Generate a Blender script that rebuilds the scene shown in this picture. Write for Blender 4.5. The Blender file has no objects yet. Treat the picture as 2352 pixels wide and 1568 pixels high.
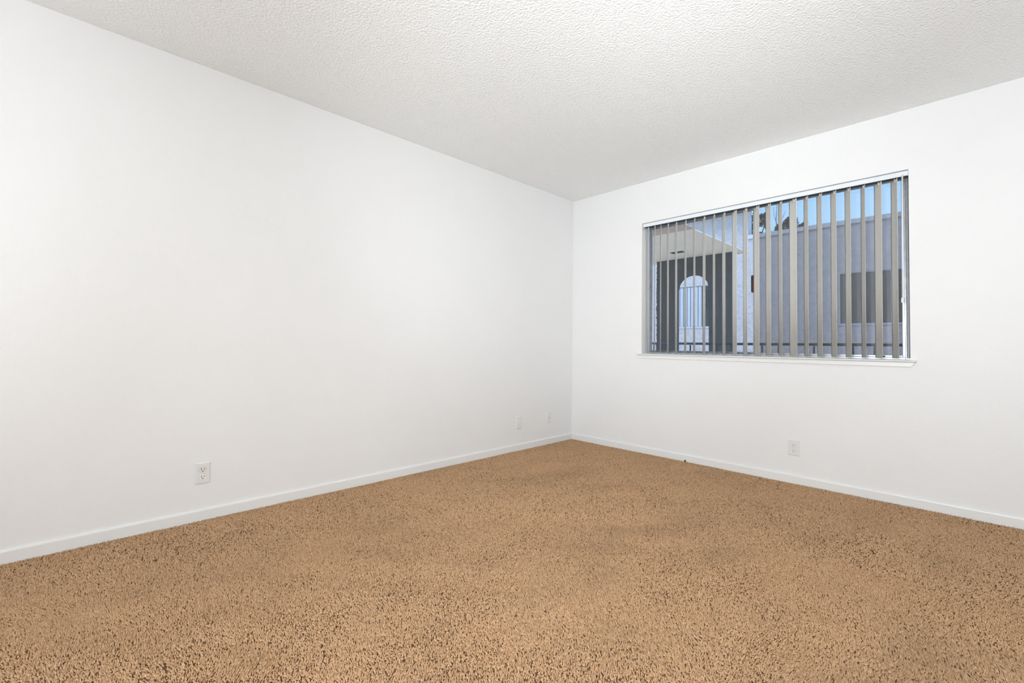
import bpy, bmesh, math, random
import numpy as np
from mathutils import Matrix, Vector

random.seed(7)
rng = np.random.default_rng(11)
sc = bpy.context.scene
COL = sc.collection

# ------------------------------------------------------------------ camera
CAM = Vector((2.892, -3.6694, 0.9526))
YAW, PITCH, ROLL, FPX, SHY = -0.8012, 0.0251, 0.0114, 1032.52, -18.92
cd = bpy.data.cameras.new('camera')
cam = bpy.data.objects.new('camera', cd)
COL.objects.link(cam)
fw = Vector((math.sin(YAW) * math.cos(PITCH), math.cos(YAW) * math.cos(PITCH), math.sin(PITCH)))
rt = Vector((math.cos(YAW), -math.sin(YAW), 0))
up = rt.cross(fw)
r2 = rt * math.cos(ROLL) + up * math.sin(ROLL)
u2 = -rt * math.sin(ROLL) + up * math.cos(ROLL)
M = Matrix((r2, u2, -fw)).transposed().to_4x4()
M.translation = CAM
cam.matrix_world = M
cd.sensor_width = 36.0
cd.lens = FPX / 2352 * 36.0
cd.shift_y = SHY / 2352
cd.clip_start = 0.02
sc.camera = cam

# ------------------------------------------------------------------ world / light
w = bpy.data.worlds.new('sky')
sc.world = w
w.use_nodes = True
nt = w.node_tree
nt.nodes.clear()
tc = nt.nodes.new('ShaderNodeTexCoord')
sx = nt.nodes.new('ShaderNodeSeparateXYZ')
rp = nt.nodes.new('ShaderNodeValToRGB')
rp.color_ramp.elements[0].position = 0.0
rp.color_ramp.elements[0].color = (0.52, 0.79, 1.0, 1)
rp.color_ramp.elements[1].position = 0.75
rp.color_ramp.elements[1].color = (0.16, 0.42, 0.95, 1)
bg = nt.nodes.new('ShaderNodeBackground')
bg.inputs['Strength'].default_value = 2.6
wo = nt.nodes.new('ShaderNodeOutputWorld')
nt.links.new(tc.outputs['Generated'], sx.inputs[0])
nt.links.new(sx.outputs['Z'], rp.inputs[0])
nt.links.new(rp.outputs[0], bg.inputs['Color'])
nt.links.new(bg.outputs[0], wo.inputs['Surface'])


RX_, RY_ = 3.95, -4.95            # far side wall / rear wall


def light(name, kind, loc, target, energy, color=(1, 1, 1), **kw):
    l = bpy.data.lights.new(name, kind)
    l.energy = energy
    l.color = color
    for k, v in kw.items():
        setattr(l, k, v)
    o = bpy.data.objects.new(name, l)
    COL.objects.link(o)
    o.location = loc
    o.rotation_euler = (Vector(target) - Vector(loc)).to_track_quat('-Z', 'Y').to_euler()
    return o


# hazy daylight from behind this building, falling on the facade across the walkway
light('sun', 'SUN', (0, -8, 12), (1.5, 0, 0), 2.5, (1.0, 0.97, 0.93), angle=math.radians(25))
# bounced flash spread over several added spots, aimed to even out the room light
LAMP_TINT = (0.895, 0.955, 1.0)


def bounce(loc, aim, power, cone):
    return light('bounce_fill', 'SPOT', loc, aim, power, LAMP_TINT, spot_size=math.radians(cone), spot_blend=1.0, shadow_soft_size=0.2)


bounce((3.10, -3.75, 0.90), (2.9, -0.95, 2.44), 112, 80)
bounce((3.10, -3.90, 0.90), (0.60, -0.65, 2.30), 160, 66)
bounce((3.00, -3.90, 1.00), (1.6, RY_, 1.6), 160, 100)
bounce((3.10, -3.90, 0.90), (0.1, -0.75, 0.75), 55, 55)
light('flash_head', 'AREA', (2.42, -4.10, 1.25), (1.4, 0, 1.7), 8, LAMP_TINT, shape='DISK', size=0.3, spread=math.radians(130))
# added broad fill before the closed rear wall, which has no opening
light('rear_fill', 'AREA', (3.10, RY_ + 0.02, 1.05), (3.10, 0, 1.05), 70, LAMP_TINT, shape='RECTANGLE', size=1.5, size_y=1.9)

sc.view_settings.view_transform = 'Standard'
sc.view_settings.look = 'None'
sc.view_settings.exposure = 0.0
sc.view_settings.gamma = 1.0
sc.view_settings.use_curve_mapping = False
sc.cycles.use_denoising = True
sc.cycles.max_bounces = 6
sc.cycles.diffuse_bounces = 4
sc.cycles.glossy_bounces = 3
sc.cycles.transparent_max_bounces = 12
sc.cycles.caustics_reflective = False
sc.cycles.caustics_refractive = False
sc.cycles.use_adaptive_sampling = True
sc.cycles.adaptive_threshold = 0.07
sc.cycles.sample_clamp_indirect = 6.0


# ------------------------------------------------------------------ materials
def mat(name, col, rough=0.6, metal=0.0, spec=0.5, bump=None, var=None, coat=0.0):
    """bump = (scale, strength, distance, detail); var = (scale, amount) tonal variation of the material"""
    m = bpy.data.materials.new(name)
    m.use_nodes = True
    n = m.node_tree.nodes
    lk = m.node_tree.links
    b = n['Principled BSDF']
    b.inputs['Base Color'].default_value = (*col, 1)
    b.inputs['Roughness'].default_value = rough
    b.inputs['Metallic'].default_value = metal
    b.inputs['Specular IOR Level'].default_value = spec
    t = n.new('ShaderNodeTexCoord')
    if bump:
        nz = n.new('ShaderNodeTexNoise')
        nz.inputs['Scale'].default_value = bump[0]
        nz.inputs['Detail'].default_value = bump[3] if len(bump) > 3 else 2.0
        bp = n.new('ShaderNodeBump')
        bp.inputs['Strength'].default_value = bump[1]
        bp.inputs['Distance'].default_value = bump[2]
        lk.new(t.outputs['Object'], nz.inputs['Vector'])
        lk.new(nz.outputs['Fac'], bp.inputs['Height'])
        lk.new(bp.outputs[0], b.inputs['Normal'])
    if var:
        nv = n.new('ShaderNodeTexNoise')
        nv.inputs['Scale'].default_value = var[0]
        nv.inputs['Detail'].default_value = 4
        r = n.new('ShaderNodeValToRGB')
        lo = tuple(c * (1 - var[1]) for c in col)
        hi = tuple(min(1, c * (1 + var[1])) for c in col)
        r.color_ramp.elements[0].position = 0.3
        r.color_ramp.elements[1].position = 0.7
        r.color_ramp.elements[0].color = (*lo, 1)
        r.color_ramp.elements[1].color = (*hi, 1)
        lk.new(t.outputs['Object'], nv.inputs['Vector'])
        lk.new(nv.outputs['Fac'], r.inputs[0])
        lk.new(r.outputs[0], b.inputs['Base Color'])
    return m


MAT = {}
MAT['wall'] = mat('wall_paint', (0.845, 0.84, 0.835), 0.55, spec=0.35, bump=(150, 0.5, 0.002, 2), var=(3, 0.006))
MAT['ceil'] = mat('ceiling_texture', (0.95, 0.95, 0.94), 0.8, spec=0.2, bump=(95, 0.8, 0.008, 3), var=(75, 0.02))
MAT['trim'] = mat('trim_paint', (0.83, 0.83, 0.82), 0.35, spec=0.5, bump=(40, 0.05, 0.001))
MAT['plate'] = mat('white_plastic', (0.79, 0.79, 0.785), 0.3, var=(20, 0.01))
MAT['recept'] = mat('receptacle_plastic', (0.86, 0.86, 0.85), 0.3, var=(60, 0.01))
MAT['yellowed'] = mat('yellowed_plastic', (0.80, 0.74, 0.66), 0.35, var=(160, 0.10))
MAT['slot'] = mat('slot_dark', (0.012, 0.011, 0.010), 0.6, var=(50, 0.1))
MAT['slotpale'] = mat('slot_painted', (0.45, 0.45, 0.44), 0.6, var=(50, 0.05))
MAT['metal'] = mat('nickel', (0.55, 0.54, 0.52), 0.3, metal=1.0, var=(80, 0.05))
MAT['alu'] = mat('mill_aluminium', (0.66, 0.68, 0.72), 0.30, metal=0.55, bump=(200, 0.05, 0.0005), var=(30, 0.08))
MAT['alu_dark'] = mat('dark_aluminium', (0.30, 0.31, 0.33), 0.45, metal=0.5, var=(30, 0.15))  # darker aluminium tone for the head, top rails and left light
MAT['brown'] = mat('brown_handle', (0.055, 0.018, 0.008), 0.35, var=(60, 0.2))
MAT['vane'] = mat('vane_vinyl', (0.965, 0.95, 0.915), 0.42, spec=0.4, var=(4, 0.012))
_n = MAT['vane'].node_tree.nodes        # thin vinyl lets some daylight through
_l = MAT['vane'].node_tree.links
_t = _n.new('ShaderNodeBsdfTranslucent')
_t.inputs['Color'].default_value = (1.0, 0.96, 0.88, 1)
_m = _n.new('ShaderNodeMixShader')
_m.inputs[0].default_value = 0.40
_l.new(_n['Principled BSDF'].outputs[0], _m.inputs[1])
_l.new(_t.outputs[0], _m.inputs[2])
_l.new(_m.outputs[0], _n['Material Output'].inputs['Surface'])
MAT['headrail'] = mat('headrail_paint', (0.80, 0.84, 0.88), 0.32, var=(6, 0.01))
MAT['track'] = mat('track_dark', (0.03, 0.03, 0.032), 0.5, var=(20, 0.1))
MAT['clip'] = mat('clear_clip', (0.66, 0.63, 0.57), 0.3, var=(40, 0.03))
MAT['backing'] = mat('carpet_backing', (0.10, 0.06, 0.035), 0.95, spec=0.1, var=(30, 0.2))  # coloured dark so the gaps between tufts look shaded
MAT['stucco'] = mat('pale_stucco', (0.445, 0.38, 0.375), 0.9, spec=0.1, bump=(14, 0.7, 0.03, 6), var=(14, 0.10))
MAT['cap'] = mat('parapet_metal', (0.50, 0.44, 0.46), 0.6, var=(3, 0.03))
MAT['dark'] = mat('dark_wall_paint', (0.088, 0.070, 0.064), 0.85, spec=0.2, bump=(30, 0.4, 0.01, 4), var=(8, 0.12))
MAT['soffit'] = mat('soffit_paint', (0.88, 0.69, 0.55), 0.8, bump=(40, 0.2, 0.004), var=(3, 0.03))
MAT['soffit_tan'] = mat('soffit_tan_board', (0.58, 0.41, 0.31), 0.8, bump=(30, 0.2, 0.004), var=(3, 0.04))
MAT['ventgrey'] = mat('vent_dark', (0.05, 0.05, 0.05), 0.6, var=(20, 0.1))
MAT['rail'] = mat('rail_paint', (0.035, 0.033, 0.036), 0.5, var=(10, 0.15))
MAT['concrete'] = mat('concrete', (0.60, 0.49, 0.38), 0.9, bump=(40, 0.3, 0.003), var=(2, 0.08))
MAT['ground'] = mat('ground_paving', (0.62, 0.50, 0.37), 0.95, var=(0.6, 0.12))
MAT['farframe'] = mat('far_window_frame', (0.42, 0.40, 0.42), 0.5, var=(5, 0.03))
MAT['farglass'] = mat('far_window_glass', (0.105, 0.088, 0.080), 0.25, spec=0.5, var=(1.5, 0.10))
MAT['farglass_dark'] = mat('far_window_dark', (0.02, 0.021, 0.024), 0.2, spec=0.5, var=(2, 0.1))
MAT['farvane'] = mat('far_vane', (0.42, 0.40, 0.42), 0.6, var=(3, 0.04))
MAT['fascia'] = mat('eave_paint', (0.62, 0.62, 0.64), 0.7, var=(3, 0.03))
MAT['bark'] = mat('bark', (0.06, 0.045, 0.035), 0.9, bump=(20, 0.5, 0.02), var=(6, 0.2))
MAT['needle'] = mat('dark_foliage', (0.022, 0.032, 0.020), 0.8, var=(3, 0.3))
MAT['brownleaf'] = mat('brown_green_foliage', (0.065, 0.058, 0.026), 0.8, var=(2, 0.35))
MAT['black'] = mat('black_rubber', (0.008, 0.007, 0.006), 0.5, var=(80, 0.1))


def glass_material():
    m = bpy.data.materials.new('window_glass')
    m.use_nodes = True
    n = m.node_tree.nodes
    lk = m.node_tree.links
    n.clear()
    tr = n.new('ShaderNodeBsdfTransparent')
    tr.inputs['Color'].default_value = (0.97, 0.985, 0.99, 1)
    gl = n.new('ShaderNodeBsdfGlossy')
    gl.inputs['Roughness'].default_value = 0.015
    fr = n.new('ShaderNodeFresnel')
    fr.inputs['IOR'].default_value = 1.45
    mx = n.new('ShaderNodeMixShader')
    o = n.new('ShaderNodeOutputMaterial')
    lk.new(fr.outputs[0], mx.inputs[0])
    lk.new(tr.outputs[0], mx.inputs[1])
    lk.new(gl.outputs[0], mx.inputs[2])
    lk.new(mx.outputs[0], o.inputs['Surface'])
    return m


def screen_material():
    m = bpy.data.materials.new('insect_screen')
    m.use_nodes = True
    n = m.node_tree.nodes
    lk = m.node_tree.links
    n.clear()
    tr = n.new('ShaderNodeBsdfTransparent')
    df = n.new('ShaderNodeBsdfDiffuse')
    df.inputs['Color'].default_value = (0.24, 0.21, 0.20, 1)
    mx = n.new('ShaderNodeMixShader')
    mx.inputs[0].default_value = 0.38
    o = n.new('ShaderNodeOutputMaterial')
    lk.new(tr.outputs[0], mx.inputs[1])
    lk.new(df.outputs[0], mx.inputs[2])
    lk.new(mx.outputs[0], o.inputs['Surface'])
    return m


def carpet_material():
    m = bpy.data.materials.new('carpet_yarn')
    m.use_nodes = True
    n = m.node_tree.nodes
    lk = m.node_tree.links
    b = n['Principled BSDF']
    b.inputs['Roughness'].default_value = 0.9
    b.inputs['Specular IOR Level'].default_value = 0.15
    at = n.new('ShaderNodeAttribute')
    at.attribute_name = 'yarn'
    lk.new(at.outputs['Color'], b.inputs['Base Color'])
    return m


MAT['glass'] = glass_material()
MAT['screen'] = screen_material()
MAT['yarn'] = carpet_material()


# ------------------------------------------------------------------ mesh helpers
class MB:
    def __init__(self):
        self.v = []
        self.f = []

    def add(self, v, f):
        o = len(self.v)
        self.v += [tuple(p) for p in v]
        self.f += [tuple(i + o for i in q) for q in f]
        return self

    def box(self, x0, x1, y0, y1, z0, z1):
        return self.add([(x0, y0, z0), (x1, y0, z0), (x1, y1, z0), (x0, y1, z0),
                         (x0, y0, z1), (x1, y0, z1), (x1, y1, z1), (x0, y1, z1)],
                        [(0, 3, 2, 1), (4, 5, 6, 7), (0, 1, 5, 4), (1, 2, 6, 5), (2, 3, 7, 6), (3, 0, 4, 7)])

    def rings(self, rings, cap=True):
        n = len(rings[0])
        v = [p for r in rings for p in r]
        f = []
        for k in range(len(rings) - 1):
            for i in range(n):
                j = (i + 1) % n
                f.append((k * n + i, k * n + j, (k + 1) * n + j, (k + 1) * n + i))
        if cap:
            f.append(tuple(reversed(range(n))))
            f.append(tuple(range((len(rings) - 1) * n, len(rings) * n)))
        return self.add(v, f)

    def tube(self, pts, radii, n=8):
        rs = []
        for i, p in enumerate(pts):
            p = Vector(p)
            a = Vector(pts[max(i - 1, 0)])
            b = Vector(pts[min(i + 1, len(pts) - 1)])
            d = (b - a).normalized()
            ref = Vector((0, 0, 1)) if abs(d.z) < 0.9 else Vector((1, 0, 0))
            s = d.cross(ref).normalized()
            t = s.cross(d)
            rr = radii[i] if hasattr(radii, '__len__') else radii
            rs.append([p + s * rr * math.cos(2 * math.pi * k / n) + t * rr * math.sin(2 * math.pi * k / n) for k in range(n)])
        return self.rings(rs)

    def build(self, name, m, parent=None, bevel=0.0, smooth=False, segs=2):
        me = bpy.data.meshes.new(name)
        me.from_pydata(self.v, [], self.f)
        bm = bmesh.new()
        bm.from_mesh(me)
        bmesh.ops.recalc_face_normals(bm, faces=bm.faces)
        bm.to_mesh(me)
        bm.free()
        me.materials.append(MAT[m])
        o = bpy.data.objects.new(name, me)
        COL.objects.link(o)
        if parent:
            o.parent = parent
        if bevel:
            bv = o.modifiers.new('bevel', 'BEVEL')
            bv.width = bevel
            bv.segments = segs
            bv.limit_method = 'ANGLE'
        if smooth:
            for p in me.polygons:
                p.use_smooth = True
        return o


def box(name, m, b, parent=None, bevel=0.0):
    return MB().box(*b).build(name, m, parent, bevel)


def empty(name, loc=(0, 0, 0), rz=0.0, parent=None):
    o = bpy.data.objects.new(name, None)
    COL.objects.link(o)
    o.location = loc
    o.rotation_euler = (0, 0, rz)
    o.empty_display_size = 0.1
    if parent:
        o.parent = parent
    return o


def tag(o, label=None, cat=None, group=None, kind=None):
    if label:
        o['label'] = label
    if cat:
        o['category'] = cat
    if group:
        o['group'] = group
    if kind:
        o['kind'] = kind
    return o


def structure(o, label):
    o['kind'] = 'structure'
    o['label'] = label
    return o


# ------------------------------------------------------------------ room shell
H = 2.44
RX, RY = RX_, RY_
OX0, OX1, OZ0, OZ1 = 0.789, 2.612, 0.884, 2.0655   # window opening
WT = 0.16

structure(box('floor', 'backing', (0, RX, RY, 0, -0.10, -0.0075)), 'floor under the tan carpet')
structure(box('ceiling', 'ceil', (-0.15, RX + 0.15, RY - 0.15, WT, H, H + 0.12)), 'white ceiling with sprayed texture')
structure(box('wall_left', 'wall', (-0.15, 0, RY - 0.15, WT, -0.10, H + 0.02)), 'plain white wall on the left of the photo')
wr = MB()
wr.box(0, OX0, 0, WT, -0.10, H + 0.02)
wr.box(OX1, RX + 0.15, 0, WT, -0.10, H + 0.02)
wr.box(OX0, OX1, 0, WT, -0.10, OZ0 - 0.014)
wr.box(OX0, OX1, 0, WT, OZ1, H + 0.02)
structure(wr.build('wall_right', 'wall'), 'white wall with the window')
structure(box('wall_rear', 'wall', (0, RX, RY - 0.15, RY, -0.10, H + 0.02)), 'white wall behind the camera')
structure(box('wall_side', 'wall', (RX, RX + 0.15, RY - 0.15, 0, -0.10, H + 0.02)), 'white wall to the right of the camera')


def baseboard(name, label, p0, p1, nrm):
    """profile swept from p0 to p1 along the floor, nrm points into the room"""
    prof = [(0, -0.012), (0.011, -0.012), (0.011, 0.046), (0.0095, 0.052), (0.006, 0.0565), (0, 0.0575)]
    rs = []
    for p in (p0, p1):
        rs.append([(p[0] + nrm[0] * a, p[1] + nrm[1] * a, z) for a, z in prof])
    structure(MB().rings(rs).build(name, 'trim'), label)


baseboard('baseboard_left', 'low white baseboard along the left wall', (0, RY + 0.011), (0, 0), (1, 0))
baseboard('baseboard_right', 'low white baseboard under the window', (0.011, 0), (RX - 0.011, 0), (0, -1))
baseboard('baseboard_rear', 'low white baseboard behind the camera', (0, RY), (RX, RY), (0, 1))
baseboard('baseboard_side', 'low white baseboard right of the camera', (RX, RY + 0.011), (RX, 0), (-1, 0))

# ------------------------------------------------------------------ window sill trim
trim = structure(empty('trim_1', (1.70, 0, 0.88)), 'white painted window sill with a slanted end apron')
st = MB()
prof = [(0.093, 0.872), (-0.020, 0.872), (-0.0245, 0.874), (-0.027, 0.878), (-0.0245, 0.882), (-0.020, 0.884), (0.093, 0.8865)]
st.rings([[(x, y, z) for y, z in prof if y <= 0.0001 or True] for x in (OX0, OX1)])
for a, b in ((0.756, OX0), (OX1, 2.641)):
    st.rings([[(x, min(y, 0.0), z) for y, z in prof] for x in (a, b)])
o = st.build('sill_board', 'trim', None)
o.parent = trim
o.matrix_parent_inverse = Matrix.Translation((-1.70, 0, -0.88))
ap = MB()
front = [(0.792, 0.843), (2.616, 0.843), (2.638, 0.8715), (0.770, 0.8715)]
ap.rings([[(x, 0.0, z) for x, z in front], [(x, -0.012, z) for x, z in front]])
o = ap.build('apron', 'trim', None, bevel=0.002)
o.parent = trim
o.matrix_parent_inverse = Matrix.Translation((-1.70, 0, -0.88))

# ------------------------------------------------------------------ window unit
win = structure(empty('window_1', (0, 0, 0)), 'aluminium sliding window with a screen on its right half')
FY0, FY1 = 0.093, 0.150
box('jamb', 'alu', (OX0, OX0 + 0.020, FY0, FY1, OZ0, OZ1), win, 0.002)
j2 = MB()
j2.box(OX1 - 0.006, OX1 - 0.0015, FY0 - 0.004, FY1, OZ0 + 0.012, OZ1 - 0.002)
j2.tube([(OX1 - 0.0165, FY0 + 0.012, OZ0 + 0.01), (OX1 - 0.0165, FY0 + 0.012, OZ1 - 0.01)], 0.009, 12)
j2.box(OX1 - 0.030, OX1 - 0.006, FY0 + 0.018, FY1, OZ0, OZ1)
j2.build('jamb', 'alu', win)
box('head', 'alu_dark', (OX0 + 0.020, OX1 - 0.030, FY0, FY1, 2.044, OZ1), win, 0.002)
box('sill_track', 'alu', (OX0 + 0.020, OX1 - 0.030, FY0, FY1, OZ0, 0.899), win, 0.002)
# fixed left light
box('stile', 'alu_dark', (OX0 + 0.020, OX0 + 0.031, FY0 + 0.026, FY0 + 0.044, 0.899, 2.044), win, 0.001)
box('bottom_rail', 'alu_dark', (OX0 + 0.031, 1.690, FY0 + 0.026, FY0 + 0.044, 0.899, 0.915), win, 0.001)
box('top_rail', 'alu_dark', (OX0 + 0.031, 1.690, FY0 + 0.026, FY0 + 0.044, 2.027, 2.044), win, 0.001)
box('pane', 'glass', (OX0 + 0.031, 1.690, FY0 + 0.033, FY0 + 0.037, 0.915, 2.027), win)
# sliding right sash
ms = MB()
ms.box(1.689, 1.706, FY0 + 0.006, FY0 + 0.046, 0.899, 2.044)
ms.build('meeting_stile', 'alu', win, bevel=0.002)
box('stile', 'alu', (OX1 - 0.044, OX1 - 0.030, FY0 + 0.006, FY0 + 0.022, 0.899, 2.044), win, 0.002)
box('bottom_rail', 'alu', (1.706, OX1 - 0.044, FY0 + 0.006, FY0 + 0.022, 0.899, 0.912), win, 0.002)
box('top_rail', 'alu_dark', (1.706, OX1 - 0.044, FY0 + 0.006, FY0 + 0.022, 2.034, 2.044), win, 0.002)
box('pane', 'glass', (1.706, OX1 - 0.044, FY0 + 0.012, FY0 + 0.016, 0.912, 2.034), win)
tag(box('insect_screen', 'screen', (1.706, OX1 - 0.034, FY0 + 0.0535, FY0 + 0.0545, 0.899, 2.044), win), 'grey insect screen')
hd = MB()
hd.box(1.6875, 1.7035, FY0 - 0.022, FY0 + 0.006, 1.377, 1.509)
hd.box(1.683, 1.6875, FY0 - 0.018, FY0 - 0.006, 1.382, 1.504)
tag(hd.build('pull_handle', 'brown', win, bevel=0.002), 'brown pull handle')
lt = MB()
lt.box(2.463, 2.482, FY0 + 0.000, FY0 + 0.012, 0.899, 0.907)
tag(lt.build('stop_block', 'black', win, bevel=0.001), 'small black stop on the track')

# ------------------------------------------------------------------ vertical blind
YV = 0.040
VZ0, VZ1 = 0.893, 2.0250
bl = tag(empty('vertical_blind', (1.70, YV, 2.045)), 'beige vertical blind with open vanes hanging inside the window opening', 'blind')


def keep(o, par):
    o.parent = par
    o.matrix_parent_inverse = Matrix.Translation(-par.location)
    return o


hr = keep(box('headrail', 'headrail', (OX0 + 0.004, OX1 - 0.0015, 0.012, 0.062, 2.0315, 2.0625), None, 0.002), bl)
tag(hr, 'pale white headrail')
keep(box('track', 'track', (OX0 + 0.008, OX1 - 0.004, 0.018, 0.056, 2.0295, 2.0314)), bl)

VANES = [(0.8301, 37.0), (0.8945, 33.5), (0.951, 33.5), (1.0201, 36), (1.0957, 37), (1.1781, 34.5), (1.255, 33.5),
         (1.3361, 36.3), (1.4162, 33.0), (1.494, 35.5), (1.576, 41.0), (1.6544, 37.7), (1.7354, 42.5), (1.8167, 38.5),
         (1.8966, 31.0), (1.9785, 45.2), (2.0601, 29.5), (2.14, 31.1), (2.2215, 31.2), (2.3015, 29.5), (2.383, 22.5),
         (2.4604, 31.5), (2.5408, 26.3)]


def vane_mesh():
    """vane hanging along local z, width along local x, gently curved cross-section"""
    W, SAG, T, N = 0.089, 0.0045, 0.0010, 10
    rows = [(VZ0, 1.0), (VZ0 + 0.5, 1.0), (2.0195, 1.0), (2.0235, 0.95), (VZ1, 0.90)]
    v, f = [], []
    for side in (0, 1):
        for z, k in rows:
            for i in range(N + 1):
                t = -1 + 2 * i / N
                x = t * W / 2 * k
                y = SAG * (1 - (t * k) ** 2) - SAG / 2 + (T if side else 0)
                v.append((x, y, z))
    R, C = len(rows), N + 1
    S = R * C
    for r in range(R - 1):
        for i in range(N):
            a = r * C + i
            f.append((a, a + 1, a + C + 1, a + C))
            f.append((S + a, S + a + C, S + a + C + 1, S + a + 1))
    for r in range(R - 1):
        for i in (0, N):
            a = r * C + i
            f.append((a, a + C, S + a + C, S + a))
    for i in range(N):
        f.append((i, i + 1, S + i + 1, S + i))
        a = (R - 1) * C + i
        f.append((a, a + 1, S + a + 1, S + a))
    mb = MB().add(v, f)
    return mb


vm = vane_mesh().build('vane', 'vane', None, smooth=False)
for p in vm.data.polygons:
    p.use_smooth = True
cm = MB()
cm.box(-0.0075, 0.0075, -0.0022, 0.0040, 2.008, 2.0260)
cm.box(-0.003, 0.003, -0.003, 0.003, 2.0258, 2.0300)
cm = cm.build('hanger_clip', 'clip', None, bevel=0.0008)
for i, (xc, a) in enumerate(VANES):
    v = vm if i == 0 else vm.copy()
    k = cm if i == 0 else cm.copy()
    if i:
        COL.objects.link(v)
        COL.objects.link(k)
    v.parent = bl
    v.location = (xc - 1.70, 0, -2.045)
    # far end of each vane swings to the left: local +x (near end) points right and towards the room
    v.rotation_euler = (0, 0, -math.radians(90 - a))
    k.parent = v
wd = MB()
wd.tube([(2.583, 0.004, 2.030), (2.581, 0.003, 1.65), (2.579, 0.002, 1.262)], 0.0042, 8)
wnd = keep(wd.build('wand', 'headrail', None, smooth=True), bl)
tag(wnd, 'white tilt wand')
wg = MB()
wg.tube([(2.579, 0.002, 1.272), (2.579, 0.002, 1.266), (2.579, 0.002, 1.241), (2.579, 0.002, 1.238)], [0.0045, 0.0075, 0.0075, 0.006], 8)
g = wg.build('wand_grip', 'headrail', wnd, smooth=False)
wh = MB()
wh.tube([(2.583, 0.004, 2.030), (2.583, 0.014, 2.040), (2.583, 0.020, 2.034)], 0.004, 8)
wh.build('wand_hook', 'clip', wnd)


# ------------------------------------------------------------------ wall plates
def plate_mesh(w_, h_, d_=0.0055):
    a, b = w_ / 2, h_ / 2
    r = []
    for y, k in ((0, 0.0), (-0.0025, 0.0), (-d_, 0.004)):
        r.append([(-a + k, y, -b + k), (a - k, y, -b + k), (a - k, y, b - k), (-a + k, y, b - k)])
    return MB().rings(r)


def recept_outline(rx, ry, n=24):
    pts = []
    for i in range(n):
        t = 2 * math.pi * i / n
        x, z = rx * math.cos(t), rx * math.sin(t)
        pts.append((x, max(-ry, min(ry, z))))
    return pts


def outlet(name, loc, rz, label, slotmat='slot', upper='recept', wh=(0.070, 0.112)):
    root = tag(empty(name, loc, rz), label, 'outlet', 'wall plates')
    plate_mesh(*wh).build('cover_plate', 'plate', root, bevel=0.0012)
    for s, mm in ((1, upper), (-1, 'recept')):
        pts = recept_outline(0.0172, 0.0140)
        zc = s * 0.0195
        m = MB().rings([[(x, -0.0052, z + zc) for x, z in pts], [(x, -0.0078, z + zc) for x, z in pts],
                        [(x * 0.94, -0.0084, z * 0.94 + zc) for x, z in pts]])
        rc = m.build('receptacle', mm, root)
        # dark shadow gap ring around the receptacle
        for sx_, hh in ((-0.0064, 0.0046), (0.0064, 0.0037)):
            box('slot', slotmat, (sx_ - 0.0013, sx_ + 0.0013, -0.00865, -0.0080, zc + 0.0030 - hh, zc + 0.0030 + hh), rc)
        gp = [(0.0028 * math.cos(2 * math.pi * i / 12), zc - 0.0078 + 0.0028 * math.sin(2 * math.pi * i / 12)) for i in range(12)]
        MB().rings([[(x, -0.0080, z) for x, z in gp], [(x, -0.00865, z) for x, z in gp]]).build('ground_hole', slotmat, rc)
        pts2 = recept_outline(0.0179, 0.0147)
        MB().rings([[(x, -0.0050, z + zc) for x, z in pts2], [(x, -0.00565, z + zc) for x, z in pts2]]).build('rim_gap', 'rimgap', root)
    cs = [(0.0033 * math.cos(2 * math.pi * i / 12), 0.0033 * math.sin(2 * math.pi * i / 12)) for i in range(12)]
    MB().rings([[(x, -0.005, z) for x, z in cs], [(x * 0.8, -0.0066, z * 0.8) for x, z in cs]]).build('screw', 'plate', root)
    return root


MAT['rimgap'] = mat('rim_gap', (0.35, 0.35, 0.35), 0.7, var=(50, 0.05))
RZ = math.radians(90)
outlet('wall_outlet', (0, -3.165, 0.2455), RZ,
       'white duplex outlet low on the left wall, its upper socket yellowed', upper='yellowed')
outlet('wall_outlet', (1.986, 0, 0.2465), 0, 'white duplex outlet low on the wall below the window')
outlet('wall_outlet', (0, -0.770, 0.2455), RZ,
       'small white outlet plate with pale slots on left wall beside the corner cable plate', 'slotpale')
cx = tag(empty('cable_plate', (0, -0.361, 0.251), RZ), 'white cable jack plate nearest the room corner with one dark centre pin',
         'cable plate', 'wall plates')
plate_mesh(0.070, 0.114).build('cover_plate', 'plate', cx, bevel=0.0012)
hexp = [(0.0062 * math.cos(math.pi / 3 * i), 0.0062 * math.sin(math.pi / 3 * i)) for i in range(6)]
jk = MB().rings([[(x, -0.005, z) for x, z in hexp], [(x, -0.0085, z) for x, z in hexp]]).build('cable_jack', 'plate', cx)
crl = [(0.0042 * math.cos(math.pi / 6 * i), 0.0042 * math.sin(math.pi / 6 * i)) for i in range(12)]
MB().rings([[(x, -0.008, z) for x, z in crl], [(x, -0.0145, z) for x, z in crl]]).build('threaded_barrel', 'plate', jk)
MB().rings([[(x * 0.85, -0.0144, z * 0.85) for x, z in crl], [(x * 0.85, -0.0150, z * 0.85) for x, z in crl]]).build('pin_hole', 'slot', jk)
for s in (1, -1):
    MB().rings([[(x * 0.7, -0.005, z * 0.7 + s * 0.0415) for x, z in crl], [(x * 0.6, -0.0066, z * 0.6 + s * 0.0415) for x, z in crl]]).build('screw', 'plate', cx)

# little black stub at the carpet edge under the window
pl = MB()
pl.tube([(0, 0, -0.004), (0, 0, 0.005), (0.001, -0.001, 0.009), (0.001, -0.001, 0.012)], [0.004, 0.0065, 0.0065, 0.0035], 10)
pl = pl.build('black_stub', 'black', None, smooth=True)
pl.location = (1.203, -0.0195, 0.0)
tag(pl, 'tiny black stub at the carpet edge against the baseboard below the window', 'debris')


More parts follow.
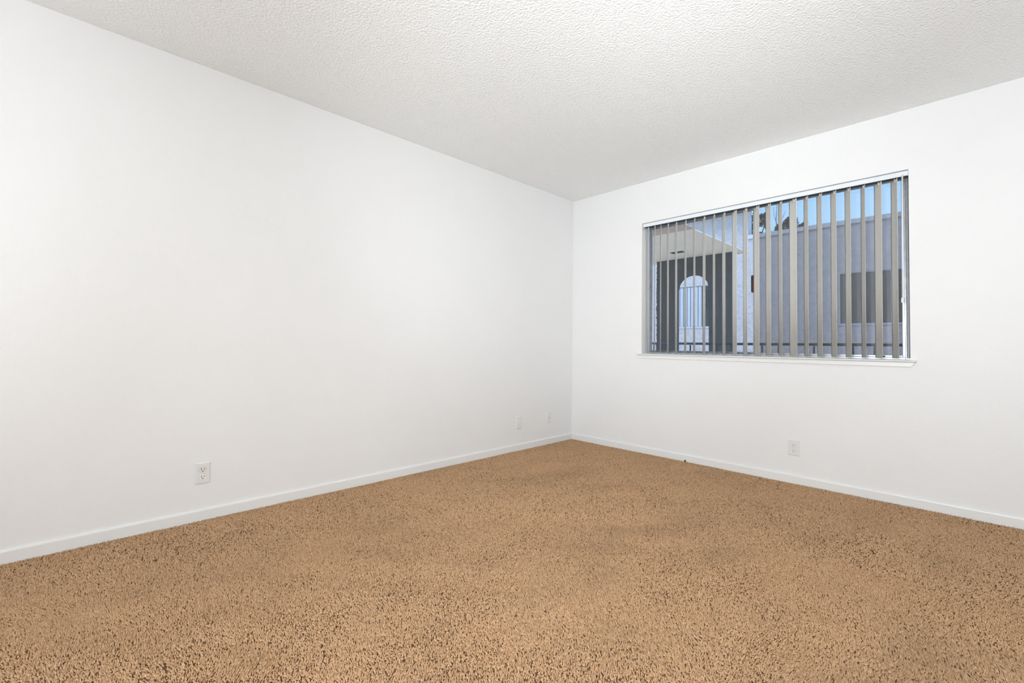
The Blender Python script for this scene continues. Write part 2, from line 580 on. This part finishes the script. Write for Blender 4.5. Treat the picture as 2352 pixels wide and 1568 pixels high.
# ------------------------------------------------------------------ carpet pile
def carpet():
    camxy = np.array([CAM.x, CAM.y])
    fwd = np.array([fw.x, fw.y])
    fwd /= np.linalg.norm(fwd)

    def grid(s):
        xs = np.arange(0.012, RX - 0.012, s)
        ys = np.arange(RY + 0.012, -0.012, s)
        g = np.stack(np.meshgrid(xs, ys), -1).reshape(-1, 2)
        g = g + rng.uniform(-0.48 * s, 0.48 * s, g.shape)
        g[:, 0] = np.clip(g[:, 0], 0.0125, RX - 0.0125)
        g[:, 1] = np.clip(g[:, 1], RY + 0.0125, -0.0125)
        return g

    def zone(g):
        d = g - camxy
        r = np.hypot(d[:, 0], d[:, 1])
        c = (d @ fwd) / np.maximum(r, 1e-6)
        inw = (c > math.cos(math.radians(63))) & (r > 0.75)
        return r, inw

    P = []
    for s, f_ in ((0.0044, lambda r, i: i & (r < 2.5)), (0.0056, lambda r, i: i & (r >= 2.5)), (0.0110, lambda r, i: ~i)):
        g = grid(s)
        r, i = zone(g)
        g = g[f_(r, i)]
        P.append(np.concatenate([g, np.full((len(g), 1), s)], 1))
    P = np.concatenate(P)
    n = len(P)
    x, y, s = P[:, 0], P[:, 1], P[:, 2]
    # direction in which the pile lies: broad brushed and trodden patches
    def field(seed, wl):
        rr = np.random.default_rng(seed)
        o = np.zeros(n)
        for k in range(14):
            a = rr.uniform(0, 2 * math.pi)
            L = wl * rr.uniform(0.6, 1.8)
            o += np.sin(2 * math.pi * (x * math.cos(a) + y * math.sin(a)) / L + rr.uniform(0, 6.28)) * rr.uniform(0.5, 1)
        return o / 2.6
    lx = field(1, 0.75) * 0.6 + field(3, 0.28) * 0.5
    ly = field(2, 0.75) * 0.6 + field(4, 0.28) * 0.5
    h = 0.0078 + rng.normal(0, 0.0010, n)
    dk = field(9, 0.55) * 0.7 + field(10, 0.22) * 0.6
    pit = rng.uniform(0, 1, n) < np.clip(0.25 + 0.10 * dk, 0.08, 0.50)  # pit tufts, coloured dark below, gather in patches for pile-direction shading
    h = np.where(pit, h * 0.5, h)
    ang = rng.uniform(0, 2 * math.pi, n)
    amp = rng.uniform(0.0005, 0.0035, n)
    tx = lx * 0.0030 + amp * np.cos(ang)
    ty = ly * 0.0030 + amp * np.sin(ang)
    rad = s * 0.74 * rng.uniform(0.8, 1.2, n)
    a0 = rng.uniform(0, 2 * math.pi, n)
    V = np.zeros((n, 4, 3))
    zb = -0.0077
    for k in range(3):
        t = a0 + k * 2 * math.pi / 3 + rng.uniform(-0.35, 0.35, n)
        V[:, k, 0] = x + rad * np.cos(t)
        V[:, k, 1] = y + rad * np.sin(t)
        V[:, k, 2] = zb
    V[:, 3, 0] = x + tx
    V[:, 3, 1] = y + ty
    V[:, 3, 2] = zb + h
    V[:, :, 0] = np.clip(V[:, :, 0], 0.0112, RX - 0.0112)
    V[:, :, 1] = np.clip(V[:, :, 1], RY + 0.0112, -0.0112)
    F1 = np.array([[0, 1, 3], [1, 2, 3], [2, 0, 3]])
    F = (F1[None] + (np.arange(n) * 4)[:, None, None]).reshape(-1, 3)
    me = bpy.data.meshes.new('carpet')
    me.vertices.add(n * 4)
    me.vertices.foreach_set('co', V.reshape(-1).astype(np.float32))
    nf = len(F)
    me.loops.add(nf * 3)
    me.loops.foreach_set('vertex_index', F.reshape(-1).astype(np.int32))
    me.polygons.add(nf)
    me.polygons.foreach_set('loop_start', np.arange(0, nf * 3, 3, dtype=np.int32))
    me.update(calc_edges=True)
    # yarn colours: tan heather; dark flecks on low tufts also paint in the gap shade
    u = rng.uniform(0, 1, n)
    tan = np.array([0.83, 0.545, 0.325])
    mid = np.array([0.54, 0.32, 0.172])
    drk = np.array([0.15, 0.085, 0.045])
    wgt = rng.uniform(0, 1, n)[:, None]
    col = tan * (1 - wgt) + mid * wgt
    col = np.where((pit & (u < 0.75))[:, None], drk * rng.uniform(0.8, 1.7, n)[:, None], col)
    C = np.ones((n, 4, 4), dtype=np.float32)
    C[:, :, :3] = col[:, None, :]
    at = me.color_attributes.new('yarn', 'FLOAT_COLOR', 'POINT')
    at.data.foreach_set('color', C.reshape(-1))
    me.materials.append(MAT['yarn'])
    o = bpy.data.objects.new('carpet', me)
    COL.objects.link(o)
    tag(o, 'tan cut pile carpet with darker flecks and painted gap shade covering the whole floor', 'carpet', kind='stuff')
    return n


NT = carpet()

# ------------------------------------------------------------------ outside: ground, walkway, railing
structure(box('ground', 'ground', (-30, 30, 0.16, 60, -2.9, -2.75)), 'paved ground outside below the window')
structure(box('walkway_floor', 'concrete', (-7, 6, WT, 1.50, -0.20, -0.07)), 'concrete walkway slab outside the window')
rl = tag(empty('railing', (1.5, 1.35, -0.07)), 'dark metal walkway railing seen through the lower edge of the window', 'railing')
RYY = 1.35
keep(box('top_rail', 'rail', (-2.2, 4.6, RYY - 0.02, RYY + 0.02, 0.973, 0.999), None, 0.003), rl)
keep(box('bottom_rail', 'rail', (-2.2, 4.6, RYY - 0.015, RYY + 0.015, 0.03, 0.055), None, 0.003), rl)
bal0 = MB().box(-0.0065, 0.0065, -0.0065, 0.0065, 0, 0.92).build('baluster', 'rail')
k = 0
xb = 0.630
n0 = -18
for i in range(n0, 27):
    xx = xb + i * 0.1493
    o = bal0 if i == n0 else bal0.copy()
    if i != n0:
        COL.objects.link(o)
    o.parent = rl
    o.location = (xx - 1.5, 0, 0.12)
for xp in (-2.2, 1.2 - 0.149 * 6 - 0.85, 4.6):
    keep(box('post', 'rail', (xp - 0.02, xp + 0.02, RYY - 0.02, RYY + 0.02, -0.07, 0.973)), rl)

# ------------------------------------------------------------------ outside: covered stair tower (dark wall, soffit)
tw = tag(empty('stair_tower', (-0.75, 4.5, -2.75)), 'dark painted wall with an arched opening under a flat beige soffit', 'building')
YD, TD = 4.50, 0.045
XL, XR, ZT = -1.468, -0.040, 2.612
AX0, AX1, ASPR, AAPX = -1.031, -0.452, 2.005, 2.272
dw = MB()
rr = random.Random(3)
z = -2.75
while z < ZT:                       # rough stucco end of the wall
    z2 = min(z + rr.uniform(0.02, 0.05), ZT)
    dw.box(XL + rr.uniform(-0.010, 0.010), XL + 0.06, YD, YD + TD, z, z2)
    z = z2
dw.box(XL + 0.06, AX0, YD, YD + TD, -2.75, ZT)
dw.box(AX1, XR, YD, YD + TD, -2.75, ZT)
dw.box(AX0, AX1, YD, YD + TD, -2.75, -0.07)
NA = 24
cxa, hw = (AX0 + AX1) / 2, (AX1 - AX0) / 2
for i in range(NA):
    t0, t1 = -1 + 2 * i / NA, -1 + 2 * (i + 1) / NA
    x0, x1 = cxa + hw * t0, cxa + hw * t1
    za = ASPR + (AAPX - ASPR) * math.sqrt(max(0, 1 - t0 * t0))
    zb_ = ASPR + (AAPX - ASPR) * math.sqrt(max(0, 1 - t1 * t1))
    dw.add([(x0, YD, za), (x1, YD, zb_), (x1, YD, ZT), (x0, YD, ZT), (x0, YD + TD, za), (x1, YD + TD, zb_), (x1, YD + TD, ZT), (x0, YD + TD, ZT)],
           [(0, 1, 2, 3), (7, 6, 5, 4), (0, 4, 5, 1), (3, 2, 6, 7)])
keep(dw.build('arched_wall', 'dark'), tw)
sf = keep(box('soffit', 'soffit', (-4.5, 0.125, 2.52, 4.80, 2.612, 2.624)), tw)
tag(keep(box('soffit_board', 'soffit_tan', (-4.5, 0.165, 0.9, 2.52, 2.606, 2.620)), tw), 'tan soffit board')
vf = MB()
VX0, VX1, VY0, VY1 = -0.89, -0.62, 3.80, 4.00
for b in ((VX0, VX1, VY0, VY0 + 0.02), (VX0, VX1, VY1 - 0.02, VY1), (VX0, VX0 + 0.02, VY0, VY1), (VX1 - 0.02, VX1, VY0, VY1)):
    vf.box(*b, 2.608, 2.6119)
vv = keep(vf.build('soffit_vent', 'soffit'), tw)
vg = MB()
for i in range(7):
    yy = VY0 + 0.022 + i * 0.0225
    vg.box(VX0 + 0.02, VX1 - 0.02, yy, yy + 0.018, 2.6085, 2.6117)
vg.build('vent_grille', 'ventgrey', vv)

# ------------------------------------------------------------------ outside: facade across the court
YF = 7.40
fb = tag(empty('neighbor_building', (0, YF, -2.75)), 'pale grey stucco building with flat parapet across the court', 'building')
W1 = (0.975, 3.02, 1.436, 2.466)         # window on the right
W2 = (-2.90, -1.60, 1.436, 2.466)        # window behind the arch
mw = MB()


def wall_with_holes(mb, x0, x1, y0, y1, z0, z1, holes):
    xs = sorted({x0, x1, *[h[0] for h in holes], *[h[1] for h in holes]})
    for a, b in zip(xs[:-1], xs[1:]):
        hz = [h for h in holes if h[0] <= a and h[1] >= b]
        if hz:
            mb.box(a, b, y0, y1, z0, hz[0][2])
            mb.box(a, b, y0, y1, hz[0][3], z1)
        else:
            mb.box(a, b, y0, y1, z0, z1)


XT = -0.743
wall_with_holes(mw, XT, 9.0, YF, YF + 0.25, -2.75, 3.44, [W1])
keep(mw.build('wall', 'stucco'), fb)
mw = MB()
wall_with_holes(mw, -9.0, XT, YF, YF + 0.25, -2.75, 4.22, [W2])
keep(mw.build('tall_wall', 'stucco'), fb)
cpm = MB()
cpm.box(XT + 0.002, 9.0, YF - 0.03, YF + 0.30, 3.44, 3.53)
keep(cpm.build('parapet_cap', 'cap'), fb)
ev = MB()
ev.box(-9.0, -0.60, YF - 0.35, YF + 0.25, 4.16, 4.34)
keep(ev.build('eave', 'fascia'), fb)
keep(box('roof', 'concrete', (-9.0, 9.0, YF + 0.25, YF + 2.2, 3.0, 3.1)), fb)


def far_window(W, name, stile, glassmat, label):
    x0, x1, z0, z1 = W
    root = keep(empty(name, (x0, YF, z0)), fb)
    root['label'] = label

    def put(o):
        o.parent = root
        o.matrix_parent_inverse = (fb.matrix_world @ root.matrix_parent_inverse @ Matrix.Translation((x0, YF, z0))).inverted() if False else Matrix.Translation((-x0, -YF, -z0))
        return o
    fr = MB()
    t = 0.016
    fr.box(x0, x0 + t, YF - 0.004, YF + 0.04, z0, z1)
    fr.box(x1 - t, x1, YF - 0.004, YF + 0.04, z0, z1)
    fr.box(x0 + t, x1 - t, YF - 0.004, YF + 0.04, z0, z0 + t)
    fr.box(x0 + t, x1 - t, YF + 0.01, YF + 0.04, z1 - t, z1)
    put(fr.build('frame', 'farframe'))
    put(box('stile', 'farframe', (stile - 0.018, stile + 0.018, YF + 0.004, YF + 0.04, z0 + t, z1 - t)))
    put(box('sill', 'farframe', (x0 - 0.02, x1 + 0.02, YF - 0.012, YF + 0.04, z0 - 0.03, z0)))
    put(box('pane', glassmat, (x0 + t, stile - 0.018, YF + 0.028, YF + 0.034, z0 + t, z1 - t)))
    put(box('pane', glassmat, (stile + 0.018, x1 - t, YF + 0.028, YF + 0.034, z0 + t, z1 - t)))
    return root, put


far_window(W1, 'window', 1.80, 'farglass', 'dark window of the opposite facade')
fwin, put = far_window(W2, 'window', -1.775, 'farglass_dark', 'window with closed vanes seen through the arch')
# drapery vanes in the window behind the arch
x = -2.84
i = 0
while x < -1.86:
    o = put(MB().add([(x, YF + 0.019, 1.455), (x + 0.035, YF + 0.010, 1.455), (x + 0.078, YF + 0.024, 1.455), (x + 0.078, YF + 0.026, 1.455), (x + 0.035, YF + 0.014, 1.455), (x, YF + 0.022, 1.455),
                      (x, YF + 0.019, 2.44), (x + 0.035, YF + 0.010, 2.44), (x + 0.078, YF + 0.024, 2.44), (x + 0.078, YF + 0.026, 2.44), (x + 0.035, YF + 0.014, 2.44), (x, YF + 0.022, 2.44)],
                     [(0, 1, 7, 6), (1, 2, 8, 7), (2, 3, 9, 8), (3, 4, 10, 9), (4, 5, 11, 10), (5, 0, 6, 11), (0, 5, 4, 3, 2, 1), (6, 7, 8, 9, 10, 11)]).build('vane', 'farvane'))
    x += 0.094
    i += 1


# ------------------------------------------------------------------ trees behind the facade
def tree(name, label, base, trunk_pts, branches, blobs, leafmat, nleaf, size, seed):
    r = np.random.default_rng(seed)
    root = tag(empty(name, base), label, 'tree')
    tb = MB()
    tb.tube(trunk_pts, np.linspace(0.16, 0.03, len(trunk_pts)), 8)
    keep(tb.build('trunk', 'bark', None, smooth=True), root)
    bb = MB()
    for pts, r0, r1 in branches:
        bb.tube(pts, np.linspace(r0 * 0.6, r1 * 0.6, len(pts)), 6)
    keep(bb.build('branches', 'bark'), root)
    V, F = [], []
    tot = sum(b[3] * b[4] for b in blobs)
    for (cx_, cy_, cz_, rx_, rz_) in blobs:
        m = int(nleaf * rx_ * rz_ / tot)
        for _ in range(m):
            d = r.normal(size=3)
            d /= np.linalg.norm(d)
            rad = r.uniform(0.25, 1.0) ** 0.5
            c = np.array([cx_ + d[0] * rx_ * rad, cy_ + d[1] * rx_ * rad, cz_ + d[2] * rz_ * rad])
            a = r.normal(size=3)
            a /= np.linalg.norm(a)
            b = np.cross(a, r.normal(size=3))
            b /= np.linalg.norm(b)
            s = size * r.uniform(0.6, 1.4)
            k0 = len(V)
            V += [tuple(c - a * s), tuple(c + b * s * 0.45), tuple(c + a * s), tuple(c - b * s * 0.45)]
            F.append((k0, k0 + 1, k0 + 2, k0 + 3))
    fo = keep(MB().add(V, F).build('foliage', leafmat), root)
    fo['kind'] = 'stuff'
    return root


YT = 13.0
tree('evergreen_tree', 'dark evergreen tree rising above the parapet beside the window mullion', (-2.55, YT, -2.75),
     [(-2.55, YT, -2.75), (-2.5, YT, 1), (-2.45, YT, 4), (-2.35, YT, 5.6)],
     [([(-2.45, YT, 3.9), (-2.2, YT, 4.6), (-2.0, YT - 0.1, 5.2)], 0.05, 0.02), ([(-2.45, YT, 4.4), (-2.7, YT, 5.0), (-2.9, YT, 5.4)], 0.05, 0.02)],
     [(-2.55, YT, 5.3, 0.26, 0.32), (-2.45, YT, 4.85, 0.22, 0.30), (-2.18, YT, 5.28, 0.24, 0.22), (-2.25, YT, 4.72, 0.20, 0.18),
      (-2.0, YT, 5.42, 0.13, 0.10), (-1.98, YT, 5.02, 0.10, 0.07), (-2.6, YT, 4.5, 0.35, 0.3), (-2.75, YT, 5.7, 0.3, 0.25)],
     'needle', 5200, 0.036, 5)
tree('sparse_tree', 'brownish sparse tree with bare twigs behind the parapet', (-1.4, YT + 0.6, -2.75),
     [(-1.4, YT + 0.6, -2.75), (-1.45, YT + 0.6, 1), (-1.5, YT + 0.6, 3.5), (-1.45, YT + 0.6, 5.0)],
     [([(-1.5, YT + 0.6, 3.8), (-1.75, YT + 0.5, 4.7), (-1.85, YT + 0.5, 5.3), (-1.82, YT + 0.5, 5.85)], 0.045, 0.008),
      ([(-1.6, YT + 0.55, 4.1), (-1.95, YT + 0.5, 4.75), (-2.0, YT + 0.5, 5.0)], 0.03, 0.012),
      ([(-1.78, YT + 0.5, 4.85), (-1.68, YT + 0.5, 5.3), (-1.55, YT + 0.5, 5.6)], 0.02, 0.006),
      ([(-1.83, YT + 0.5, 5.2), (-1.9, YT + 0.5, 5.5), (-1.93, YT + 0.5, 5.8)], 0.014, 0.005),
      ([(-1.9, YT + 0.5, 4.7), (-1.72, YT + 0.5, 5.05), (-1.7, YT + 0.5, 5.25)], 0.02, 0.008)],
     [(-1.74, YT + 0.6, 4.98, 0.19, 0.24), (-1.42, YT + 0.6, 5.20, 0.22, 0.20), (-1.38, YT + 0.6, 4.85, 0.24, 0.22),
      (-1.12, YT + 0.6, 4.90, 0.17, 0.20), (-1.62, YT + 0.6, 4.75, 0.2, 0.2), (-1.02, YT + 0.6, 5.05, 0.09, 0.12), (-0.98, YT + 0.6, 4.85, 0.12, 0.08)],
     'brownleaf', 3800, 0.036, 8)
